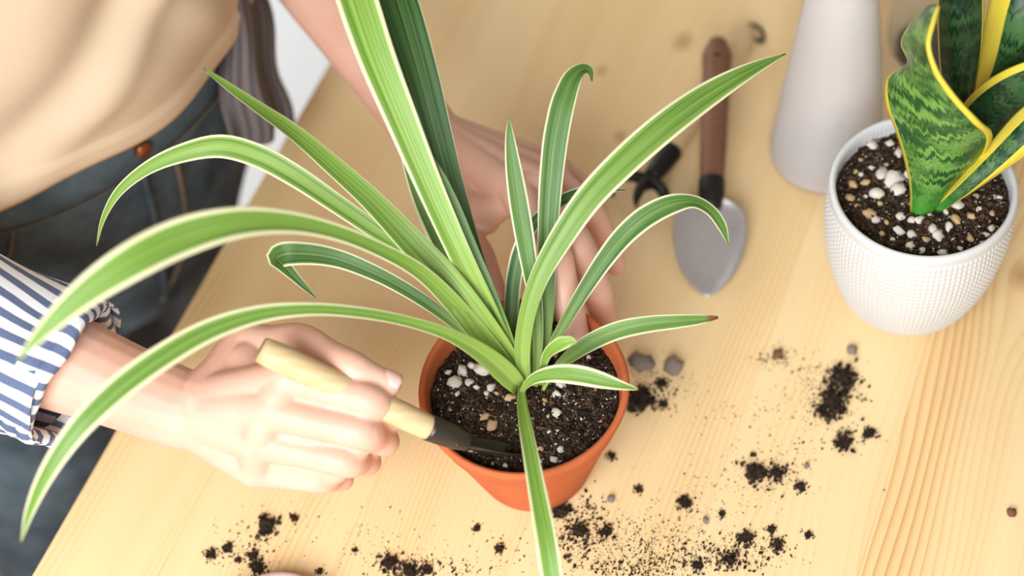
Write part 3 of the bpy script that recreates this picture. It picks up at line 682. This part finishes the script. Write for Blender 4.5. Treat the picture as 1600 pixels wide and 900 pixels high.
# ------------------------------------------------------------------ person
PHI = math.radians(-55)
pf = np.array([math.cos(PHI), math.sin(PHI), 0]); pc = np.array([-pf[1], pf[0], 0])      # facing, towards the left arm
HC = np.array([-.336, .350, .10])
per = empty('person', (HC[0], HC[1], -TZ), 'person in beige tee, open striped shirt and jeans repotting a plant', 'person')
def ch(pts, nseg=18, n=None, flat=1.0, ref=(0, 0, 1)):
    P = np.array([list(p)+[r] for p, r in pts]); S = spline(P, n or max(8, len(P)*5))
    return tube_data(S[:, :3], S[:, 3], nseg, ref, flat)
def ell(c, a, b, z): return (c, a, b, z)
def loft(rings, nseg=48):
    V = []
    for (c, a, b) in rings:
        for j in range(nseg):
            th = 2*math.pi*j/nseg; V.append(np.asarray(c)+pf*(b*math.cos(th))+pc*(a*math.sin(th)))
    Fc = grid_faces(len(rings), nseg, True); Fc.append(tuple(range(nseg))[::-1]); Fc.append(tuple(range((len(rings)-1)*nseg, len(rings)*nseg)))
    return V, Fc
def torso_c(z):            # leaning forward over the table
    t_ = (z-.10)/.45
    return np.array([HC[0], HC[1], z]) + pf*(.026*min(1, max(0, t_*9)) + .07*t_ + .02*t_*t_)
# coarse body inside the clothes
tubes = [loft([(torso_c(z), a-.012, b-.012) for z, a, b in ((-.12, .15, .10), (-.02, .165, .112), (.10, .15, .102), (.2, .135, .095), (.32, .145, .10), (.42, .155, .10), (.50, .14, .085), (.54, .07, .06))])]
LEG = {-1: [(-.405, .280, -.06, .086), (-.430, .236, -.20, .086), (-.452, .205, -.38, .072), (-.462, .172, -.62, .060), (-.455, .182, -.80, .057)],
        1: [(-.300, .378, -.06, .076), (-.325, .405, -.20, .074), (-.340, .415, -.40, .064), (-.345, .430, -.62, .058), (-.345, .440, -.80, .056)]}
for s in (-1, 1):
    tubes.append(ch([(np.array(q[:3]), q[3]-.018) for q in LEG[s]]))
    ft = np.array([*LEG[s][-1][:2], 0]); tubes.append(ch([(ft-pf*.04-UP*(TZ-.035), .030), (ft+pf*.08-UP*(TZ-.03), .026), (ft+pf*.15-UP*(TZ-.025), .02)]))
neck = torso_c(.53); headc = neck+pf*.075+UP*.16
tubes.append(ch([(neck, .055), (neck+pf*.03+UP*.06, .05), (headc-UP*.06, .05)]))
tubes.append(ch([(headc+UP*.045-pf*.02, .078), (headc+pf*.0, .078), (headc-UP*.055+pf*.035, .055), (headc-UP*.085+pf*.05, .035)]))
tubes.append(ch([(headc+pf*.078-UP*.0, .01), (headc+pf*.10-UP*.028, .013), (headc+pf*.085-UP*.038, .012)]))           # nose
tubes.append(ch([(headc+pf*.082-UP*.056-pc*.018, .007), (headc+pf*.09-UP*.056, .009), (headc+pf*.082-UP*.056+pc*.018, .007)]))   # lips
for s in (-1, 1): tubes.append(ch([(headc+pc*s*.078+UP*.02-pf*.01, .012), (headc+pc*s*.08-UP*.02, .012)]))             # ears
shL = torso_c(.47)+pc*.165; shR = torso_c(.47)-pc*.165
wL = at(668, 208, .118); wR = at(285, 640, .130)
elL = np.array([-.148, .452, .148]); elR = np.array([-.440, .130, .148])
for sh, el in ((shL, elL), (shR, elR)): tubes.append(ch([(sh, .046), (sh*.5+el*.5, .042), (el, .037), (el+(unit(wL-el) if el is elL else unit(wR-el))*.06, .038)]))
core = blob('core', tubes, .008, 8)

def finger(pts, r): return ch(list(zip([np.asarray(p) for p in pts], r)), 16, n=30)
def interp(P, R_):
    """joints -> chain with slimmer phalanx middles"""
    o = []
    for i in range(len(P)):
        o.append((P[i], R_[i]))
        if i < len(P)-1: o.append((P[i]*.5+P[i+1]*.5, (R_[i]+R_[i+1])/2*.93))
    return o
def fing(P, R_): return ch(interp([np.asarray(p) for p in P], R_), 16, n=36)
# ---- left hand (behind the plant)
a = at
LM = dict(i=a(808,300,0.140), m=a(842,288,0.136), r=a(862,276,0.124), p=a(866,258,0.108))
hand = [ch([(elL, .036), (elL*.75+wL*.25, .037), (elL*.4+wL*.6, .031), (wL*.9+elL*.1, .025), (wL, .0245)], flat=.86)]
for k, rr in (('i', .0125), ('m', .0125), ('r', .0118), ('p', .0108)):
    hand.append(ch([(wL+unit(LM[k]-wL)*.004, .019), (wL*.5+LM[k]*.5, .0145), (LM[k], rr)]))
hand.append(ch([(LM['i'], .0115), (LM['m'], .0118), (LM['r'], .0112), (LM['p'], .010)]))
hand.append(ch([(wL*.45+LM['i']*.55-UP*.006, .014), (wL*.45+LM['m']*.55-UP*.006, .014), (wL*.45+LM['r']*.55-UP*.006, .013)]))
hand.append(fing([LM['i'], a(868,402,0.142), a(888,480,0.116), a(906,540,0.092)], [.0132, .0122, .0112, .0092]))
hand.append(fing([LM['m'], a(906,392,0.126), a(932,452,0.098), a(946,508,0.070)], [.0132, .0122, .0112, .0092]))
hand.append(fing([LM['r'], a(925,335,0.112), a(951,382,0.084), a(962,415,0.060)], [.0120, .0104, .0094, .0078]))
hand.append(fing([LM['p'], a(925,300,0.100), a(938,338,0.076), a(945,362,0.058)], [.0105, .0080, .0070, .006]))
TL = [wL*.85+LM['i']*.15-UP*.006, a(700,335,0.106), a(748,402,0.108), a(783,482,0.094)]
hand.append(fing(TL, [.019, .0145, .0118, .0090]))
hand.append(ch([(a(700,320,0.108), .012), (a(755,330,0.120), .011), (LM['i']-UP*.004, .011)]))
hand.append(ch([(a(690,285,.122), .015), (a(725,320,.116), .014), (a(770,330,.122), .011)]))
hand.append(ch([(a(735,300,.118), .014), (a(730,330,.112), .013), (a(760,345,.114), .010)]))
# ---- right hand, fist around the small trowel
RM = dict(i=a(452,592,0.168), m=a(420,640,0.158), r=a(402,690,0.138), p=a(398,735,0.114))
hand.append(ch([(elR, .040), (elR*.7+wR*.3, .040), (elR*.4+wR*.6, .035), (wR*.85+elR*.15, .029), (wR, .027)], flat=.92))
for k, rr in (('i', .0135), ('m', .0135), ('r', .0128), ('p', .0118)):
    hand.append(ch([(wR+unit(RM[k]-wR)*.004, .021), (wR*.5+RM[k]*.5, .0165), (RM[k], rr)]))
hand.append(ch([(RM['i'], .0120), (RM['m'], .0124), (RM['r'], .0120), (RM['p'], .011)]))
hand.append(fing([RM['i'], a(582,628,0.158), a(618,648,0.130), a(588,630,0.110)], [.0130, .0108, .0096, .008]))
hand.append(fing([RM['m'], a(570,678,0.146), a(602,690,0.116), a(565,668,0.098)], [.0130, .0110, .0098, .008]))
hand.append(fing([RM['r'], a(545,722,0.126), a(575,722,0.098), a(530,705,0.084)], [.0124, .0104, .0092, .0076]))
hand.append(fing([RM['p'], a(505,750,0.102), a(535,748,0.078), a(495,735,0.068)], [.0115, .0092, .0082, .007]))
for k1, k2, q1, q2 in (('i', 'm', (582,628,.158), (570,678,.146)), ('m', 'r', (570,678,.146), (545,722,.126)), ('r', 'p', (545,722,.126), (505,750,.102))):
    m0, m1 = RM[k1]*.5+RM[k2]*.5, a(*q1)*.5+a(*q2)*.5
    hand.append(ch([(m0-unit(CAM-m0)*.004, .010), (m1-unit(CAM-m1)*.006, .0085)]))
TR = [wR*.8+RM['i']*.2+UP*.002, a(385,545,0.138), a(470,535,0.158), a(556,578,0.166), a(607,600,0.156)]
hand.append(fing(TR, [.020, .0165, .0128, .0112, .0085]))
hand.append(ch([(a(390,570,0.143), .016), (a(410,600,0.153), .014), (RM['i'], .012)]))
arms = blob('arms', hand, .0013, 9)
bm = bmesh.new(); bm.from_mesh(core); bm.from_mesh(arms)
body_me = bpy.data.meshes.new('body'); bm.to_mesh(body_me); bm.free()
body_me.polygons.foreach_set('use_smooth', [True]*len(body_me.polygons))
body = link('body', body_me, M['skin'], per)
def nail(p, d, up_, w_=.0058, l_=.0075):
    d = unit(d); up_ = unit(up_-d*(up_@d)); s = np.cross(d, up_); V = []
    for i in range(9):
        for j in range(9):
            x, y = -1+2*i/8, -1+2*j/8; k = math.sqrt(max(0, 1-.35*y*y)); V.append(p+d*(x*l_*k)+s*(y*w_)+up_*(-.0022*y*y-.0008*x*x))
    o = link('fingernail', mesh('fingernail', V, grid_faces(9, 9)), M['nail'], body)
    md = o.modifiers.new('thickness', 'SOLIDIFY'); md.thickness = .0006
def toward_cam(p): return unit(CAM-p)
nail(TR[-1]+unit(toward_cam(TR[-1])*.6+unit(np.cross(TR[-1]-TR[-2], toward_cam(TR[-1])))*-.5)*.0088, TR[-1]-TR[-2], toward_cam(TR[-1])*.7-unit(np.cross(TR[-1]-TR[-2], toward_cam(TR[-1])))*.5)
nail(TL[-1]+unit(toward_cam(TL[-1])*.7+CR*-.5)*.0076, TL[-1]-TL[-2], toward_cam(TL[-1])*.7-CR*.6)
# eyes, brows, hair
for s in (-1, 1):
    p = headc+pf*.072+pc*s*.031+UP*.004
    tube('eye', [p-pc*.006, p+pc*.006], .008, M['sprayer'], body, 12, 6)
hairt = [ch([(headc+UP*.05-pf*.035, .085), (headc-pf*.05, .078), (headc-pf*.06-UP*.08, .05)])]
hm = blob('hair', hairt, .006, 6); link('hair', hm, M['hair'], per)

# ---- jeans
jt = [loft([(np.array([HC[0]+ox, HC[1], z]), a_, b_) for z, a_, b_, ox in ((-.12, .140, .105, -.022), (-.06, .158, .116, -.018), (.02, .166, .118, -.008), (.08, .166, .116, 0), (.125, .163, .112, 0))])]
for s in (-1, 1): jt.append(ch([(np.array(q[:3]), q[3]) for q in LEG[s]], 28))
jm = blob('jeans', jt, .005, 10)
def jw(c):
    p = Vector(c)
    return .004*mnoise.noise(Vector((p.x*14, p.y*14, p.z*26))) + .0022*mnoise.noise(Vector((p.x*40, p.y*40, p.z*60)))
displace(jm, jw)
jeans = link('jeans', jm, M['denim'], per)
def on_hip(th, z, out=.002):
    zz = [-.12, -.06, .02, .08, .125]; aa = np.interp(z, zz, [.140, .158, .166, .166, .163]); bb = np.interp(z, zz, [.105, .116, .118, .116, .112]); ox = np.interp(z, zz, [-.022, -.018, -.008, 0, 0])
    return np.array([HC[0]+ox, HC[1], z])+pf*((bb+out)*math.cos(th))+pc*((aa+out)*math.sin(th))
V = []
for z, ou in ((.078, .001), (.080, .0045), (.10, .0048), (.118, .0045), (.121, .001)):
    for j in range(96): V.append(on_hip(2*math.pi*j/96+.0, z, ou))
wb = link('waistband', mesh('waistband', V, grid_faces(5, 96, True)), M['denim'], jeans)
md = wb.modifiers.new('thickness', 'SOLIDIFY'); md.thickness = .002
for z in (.081, .118): tube('stitch_line', [on_hip(x, z, .0056) for x in np.linspace(-1.9, 1.9, 40)], .0007, M['seam'], jeans, 6, 80)
tube('fly_seam', [on_hip(x, z, .004) for x, z in ((.20, .078), (.21, .03), (.20, -.02), (.15, -.05), (.06, -.075), (.0, -.09))], .0022, M['seam'], jeans, 8, 40)
tube('fly_edge', [on_hip(x, z, .005) for x, z in ((.02, .078), (.03, .03), (.03, -.02), (.02, -.09))], .003, M['denim'], jeans, 8, 40)
tube('button', [on_hip(.06, .099, .004), on_hip(.06, .099, .009)], [.0070, .0066], M['brass'], jeans, 20, 6, cap='flat')
for th in (-.75, .75):
    tube('belt_loop', [on_hip(th, z, .006) for z in (.072, .09, .11, .125)], [.0042]*4, M['denim'], jeans, 8, 12, flat=.4)
for s in (-1, 1): tube('pocket_seam', [on_hip(s*x, z, .0035) for x, z in ((.62, .078), (.68, .05), (.85, .025), (1.1, .015), (1.35, .02))], .0013, M['seam'], jeans, 6, 40)
for s in (-1, 1):
    hp = np.array([*LEG[s][-1][:2], 0])
    link('shoe', blob('shoe', [ch([(np.array([*(hp-pf*.05)[:2], -TZ+.045]), .044), (np.array([*(hp+pf*.06)[:2], -TZ+.042]), .042), (np.array([*(hp+pf*.16)[:2], -TZ+.034]), .034)])], .006, 4), M['shoe'], per)

# ---- tee
def tee_ring(z):
    zz = [.085, .12, .18, .26, .36, .44, .49, .525]
    return np.interp(z, zz, [.166, .165, .162, .160, .165, .165, .14, .09]), np.interp(z, zz, [.118, .118, .116, .116, .118, .112, .095, .075])
NZ, NT_ = 84, 160; V = []
for i in range(NZ):
    s = i/(NZ-1); z = .142+s*(.525-.142)
    for j in range(NT_):
        th = 2*math.pi*j/NT_-math.pi; aa, bb = tee_ring(z)
        k = math.exp(-s*4)
        fold = .003*k*math.sin(th*7+s*5+.6)+.003*math.sin(th*4+s*11)*(1-k*.4)+.010*mnoise.noise(Vector((math.cos(th)*1.6+s*2.2, math.sin(th)*1.6-s*1.2, s*3.1)))
        fold += .007*math.exp(-((th+.55-s*2.3)/.16)**2)*min(1, s*6) - .006*math.exp(-((th+.95-s*2.6)/.2)**2)*min(1, s*6) + .007*math.exp(-((th-.75+s*1.2)/.14)**2)*min(1, s*5)
        step = .0022 if z < .166 else 0
        dz = -.012*k*math.cos(th)*1.0 + .004*k*math.sin(3*th+1)
        V.append(torso_c(z)*1+pf*((bb+fold+step)*math.cos(th))+pc*((aa+fold+step)*math.sin(th))+UP*dz)
tee = link('t_shirt', mesh('t_shirt', V, grid_faces(NZ, NT_, True)), M['tee'], per)
md = tee.modifiers.new('thickness', 'SOLIDIFY'); md.thickness = .0018; md.offset = -1
V = []
# ---- open striped shirt: back and both fronts hanging, sleeves rolled up
NZ, NT_ = 60, 130; UV = []
for i in range(NZ):
    s = i/(NZ-1); z = .03+s*(.53-.03)
    for j in range(NT_):
        q = j/(NT_-1); th = math.radians(95+q*(360-95-52)); aa, bb = tee_ring(max(z, .1)); k = (1-s)**2
        front = math.exp(-(q/.12)**2); fl_ = .012+.045*k*front+.012*k
        fold = .010*k*math.sin(th*9+s*3)+.004*math.sin(th*5+s*7)
        cc = torso_c(z)
        V.append(cc+pf*((bb+fl_+fold)*math.cos(th))+pc*((aa+fl_+fold)*math.sin(th))); UV.append((q*1.6, s))
shirt = link('striped_shirt', mesh('striped_shirt', V, grid_faces(NZ, NT_), True, UV), M['stripe'], per)
md = shirt.modifiers.new('thickness', 'SOLIDIFY'); md.thickness = .0012
rows = [[(322,-120,1.23),(350,-120,1.20),(385,-120,1.25),(400,-125,1.31)], [(328,-30,1.29),(355,-32,1.262),(385,-32,1.30),(408,-40,1.36)], [(336,60,1.325),(366,62,1.295),(396,60,1.33),(427,55,1.38)], [(343,150,1.345),(376,152,1.33),(416,150,1.35),(448,146,1.40)], [(352,246,1.36),(378,238,1.362),(416,216,1.372),(457,180,1.41)]]
G = np.array([[atd(*p) for p in r_] for r_ in rows]); NU, NV = 60, 50
kk_ = np.array([spline(r_, NU) for r_ in G]); out = np.array([spline(kk_[:, j], NV) for j in range(NU)]); V, UV = [], []
for i in range(NV):
    for j in range(NU):
        p = out[j, i]; V.append(p + unit(np.array([.5, -.8, .3]))*(.006*math.sin(j/NU*15+i/NV*2)*(.4+i/NV)) + pc*.003*math.sin(i*.3)); UV.append((j/NU*.55+i/NV*.1, i/NV))
fr_ = link('front_panel', mesh('front_panel', V, grid_faces(NV, NU), True, UV), M['stripe_shaded'], shirt)  # far flap, shade painted into the cloth
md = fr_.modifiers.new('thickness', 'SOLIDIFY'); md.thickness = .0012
def sleeve(P, rad, name, seed, nseg=72, n=90):
    S = spline(np.c_[np.array(P), np.array(rad)], n); A, B = frames(S[:, :3], UP); V, UV = [], []
    for i in range(n):
        s = i/(n-1)
        for j in range(nseg+1):
            th = 2*math.pi*j/nseg
            f = .004*math.sin(2*th+s*14+seed)+.0035*math.sin(3*th-s*22+seed)+.006*mnoise.noise(Vector((math.cos(th)*1.3+seed, math.sin(th)*1.3, s*7)))
            r = S[i, 3]+f; V.append(S[i, :3]+A[i]*(r*math.cos(th))+B[i]*(r*math.sin(th))); UV.append((j/nseg, s))
    o = link(name, mesh(name, V, grid_faces(n, nseg+1), True, UV), M['stripe'], shirt)
    md = o.modifiers.new('thickness', 'SOLIDIFY'); md.thickness = .0014; return o
def cuff(c0, c1, r, seed):
    d = unit(c1-c0); A0 = unit(UP-d*(UP@d)); B0 = np.cross(d, A0); V, UV = [], []
    L_ = np.linalg.norm(c1-c0)
    prof = [(0, .000), (.05, .003), (.3, .0042), (.6, .0036), (.63, .005), (.8, .0056), (.95, .0045), (1.0, .002), (.97, -.002), (.8, -.005), (.5, -.006), (.2, -.006)]
    for k, (s, dr) in enumerate(prof):
        for j in range(73):
            th = 2*math.pi*j/72; f = .0025*math.sin(3*th+seed+s)+.002*math.sin(7*th+seed*2)+.003*mnoise.noise(Vector((math.cos(th)*1.5, math.sin(th)*1.5, seed+s*1.5)))
            rr = r+dr+f; sl = .006*math.sin(th*2+seed)
            V.append(c0+d*(s*L_+sl)+A0*(rr*math.cos(th))+B0*(rr*math.sin(th))); UV.append((j/72, s))
    o = link('cuff', mesh('cuff', V, grid_faces(len(prof), 73), True, UV), M['stripe'], shirt)
cRe = at(122, 588, .130)
sleeve([torso_c(.515)-pc*.10, shR+UP*.012, shR*.6+elR*.4, elR*.9+shR*.1, elR+unit(wR-elR)*.03, elR*.5+cRe*.5, cRe], [.048, .074, .070, .062, .058, .053, .048], 'sleeve', 1.3)
dR = unit(wR-elR); cuff(cRe-dR*.022, cRe+dR*.004, .0465, 1.7)
dL = unit(wL-elL); cLe = elL+dL*.035
sleeve([torso_c(.515)+pc*.10, shL+UP*.012, shL*.6+elL*.4, elL*.9+shL*.1, elL+dL*.012, cLe], [.048, .074, .064, .056, .052, .049], 'sleeve', 4.1)
cuff(cLe-dL*.03, cLe+dL*.006, .047, 3.1)
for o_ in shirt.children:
    if o_.location is not None and o_.name in ('sleeve.001', 'cuff.001'): o_.data.materials[0] = M['stripe_shaded']  # left sleeve and cuff also get the cloth with shade in its colour

# ------------------------------------------------------------------ spilled soil on the table
def spill(label, blobs, n_each):
    pl = []
    for (px, py, rx, ry, n, sz) in blobs:
        for _ in range(n):
            g = rnd.gauss(0, .5), rnd.gauss(0, .5)
            p = at(px+g[0]*rx, py+g[1]*ry, 0); s = sz*rnd.choice((.4, .5, .7, 1, 1.3))*rnd.uniform(.7, 1.2)
            if math.hypot(p[0], p[1]) < .041: continue
            pl.append((p[0], p[1], s*.35, s))
    c = at(blobs[0][0], blobs[0][1], 0)
    o = crumbs('spilled_soil', pl, M['soil'], None, (c[0], c[1], 0)); setp(o, label, 'soil', None, 'stuff')
spill('fine dark soil scattered on the table in front of the terracotta pot', [(905, 820, 45, 55, 330, .0012), (890, 850, 40, 40, 160, .0011), (1000, 850, 130, 50, 420, .0007), (640, 890, 60, 22, 220, .0012), (600, 850, 90, 50, 90, .0007), (1150, 865, 80, 35, 330, .0011), (1050, 880, 90, 25, 260, .0009), (980, 890, 60, 20, 160, .001), (780, 860, 60, 40, 60, .0008), (720, 890, 60, 20, 50, .0008)], 1)
spill('loose soil crumbs sprinkled across the table to the right', [(1310, 605, 35, 28, 260, .0012), (1300, 640, 25, 18, 260, .0012), (1280, 600, 60, 50, 160, .0006), (1200, 740, 60, 28, 130, .0010), (1230, 700, 120, 70, 150, .0007), (1210, 560, 35, 18, 60, .0008), (1330, 680, 45, 25, 70, .0009), (1020, 610, 40, 40, 130, .0011), (1090, 790, 120, 60, 120, .0006), (1150, 640, 60, 30, 60, .0006)], 1)
spill('pale brown soil dust drifting over the table around the clumps', [(960, 850, 90, 50, 700, .00045), (1270, 610, 70, 60, 420, .00045), (1210, 560, 45, 28, 160, .0005), (1090, 860, 120, 40, 420, .00045), (1180, 760, 90, 45, 200, .00045), (1040, 600, 60, 50, 160, .0005), (640, 880, 90, 28, 260, .00045)], 1)
spill('dark soil bits lying on the table below the right hand', [(400, 840, 55, 40, 90, .0010), (415, 828, 14, 16, 60, .0016), (480, 830, 120, 50, 60, .0006), (370, 870, 40, 26, 50, .0009)], 1)
clumps = [  # px, py, size px, label
 (418,822,30,'dark soil clump under the right hand, largest of its cluster'), (330,867,17,'soil clump at the far left end of the crumbs below the hand'), (357,856,17,'ragged soil clump beside the leftmost crumbs on the table'), (396,869,18,'round soil clump at the lower left below the larger dark clump'),
 (402,888,24,'soil clump touching the bottom edge beside the saucer rim'), (460,810,14,'small lone soil clump right of the large clump under the hand'), (373,875,10,'tiny soil crumb between the clumps at lower left'),
 (745,827,13,'single round crumb of soil on bare wood left of the pot front'), (780,858,17,'flat soil clump on the table below the terracotta pot'), (555,860,9,'tiny soil crumb on pale wood left of the bottom soil heap'), (500,893,12,'soil crumb at the bottom edge between clump and heap'),
 (610,880,26,'soil clump on top of the heap at the bottom edge'), (640,893,26,'crumbly soil clump in the heap cut by the bottom edge'), (667,890,18,'right hand clump of the soil heap at the bottom edge'),
 (998,625,44,'black soil clump against the right side of the terracotta pot'), (1033,600,18,'black soil crumb beside the grey stones right of the pot'), (1036,632,14,'small black crumb right of the big black clump'),
 (1316,592,44,'broad soil clump in the right part of the table, upper one'), (1302,632,46,'thick soil clump below the broad one in the right part'), (1318,692,30,'round flat soil clump near the dark grain stripe'), (1358,678,20,'soil clump nearest the dark grain stripe of the table'),
 (1182,740,34,'jagged soil clump midway between the pot and dark stripe'), (1215,741,24,'soil clump just right of the jagged clump'), (1250,761,18,'lone soil clump lower right of the jagged clump'), (1262,836,13,'round dark crumb alone near the lower right'),
 (955,713,14,'small soil crumb just right of the terracotta pot wall'), (998,766,14,'soil crumb pair on bare wood right of the pot base'), (1070,786,22,'elongated soil crumb on wood in front of the jagged clump'), (1128,803,11,'pale speckled crumb in the lower middle of the table'),
 (875,800,28,'soil clump tucked against the pot base'), (905,830,24,'soil clump in the heap beside the hanging leaf'), (948,830,20,'soil clump at the right end of the heap beside the leaf'), (1165,840,22,'soil clump at the top of the lower right soil trail'), (1205,828,15,'small soil clump above the end of the soil trail'), (1215,852,20,'soil clump at the right end of the lower soil trail'), (1140,875,24,'soil clump in the middle of the lower soil trail'), (1090,885,18,'soil clump at the left end of the lower soil trail'),
]
for (px, py, spx, lab) in clumps:
    p = at(px, py, 0); s = spx*depth(p)/F/2
    o = chunk('soil_clump', 6+rnd.randrange(6), (p[0], p[1], s*.28), s*.72, M['soil']); o.scale[2] *= .55; setp(o, lab, 'soil clump', 'soil clumps on the table')
    pl = [(p[0]+rnd.gauss(0, s*.62), p[1]+rnd.gauss(0, s*.62), s*.16, s*rnd.uniform(.12, .36)) for _ in range(46)]
    pl += [(p[0]+rnd.gauss(0, s*.4), p[1]+rnd.gauss(0, s*.4), s*rnd.uniform(.15, .5), s*rnd.uniform(.1, .28)) for _ in range(50)]
    c = crumbs('crumb_edge', pl, M['soil'], None, (p[0], p[1], 0)); c['kind'] = 'stuff'
    ORG[c.name] = np.zeros(3); c.parent = o; c.matrix_parent_inverse = Matrix.LocRotScale(o.location, o.rotation_euler, o.scale).inverted()
peb = [(1003,572,42,'stone','grey brown angular stone half hidden behind the pot rim'), (1052,576,34,'stone','rounded grey brown stone right of the angular stone'), (1331,549,19,'stone','pale grey stone on the table in front of the white planter'), (1580,803,16,'tan','reddish brown bark pebble near the right edge of the table'),
       (1214,556,15,'tan','tan bark flake on the table below the trowel'), (1260,729,12,'stone','small grey pebble right of the jagged soil clump'), (1103,815,13,'stone','pale grey pebble in the lower middle of the table'), (955,781,13,'stone','small grey pebble near the pot base')]
for (px, py, spx, k, lab) in peb:
    p = at(px, py, 0); s = spx*depth(p)/F/2
    o = chunk('pebble', rnd.randrange(6), (p[0], p[1], s*.5), s, M['stone' if k == 'stone' else 'bark'] if k != 'tan' else M.setdefault('bark', flat_mat('bark', sr(150, 104, 78), sr(104, 66, 50), 300, .9, .5, .001, .1))); setp(o, lab, 'pebble')
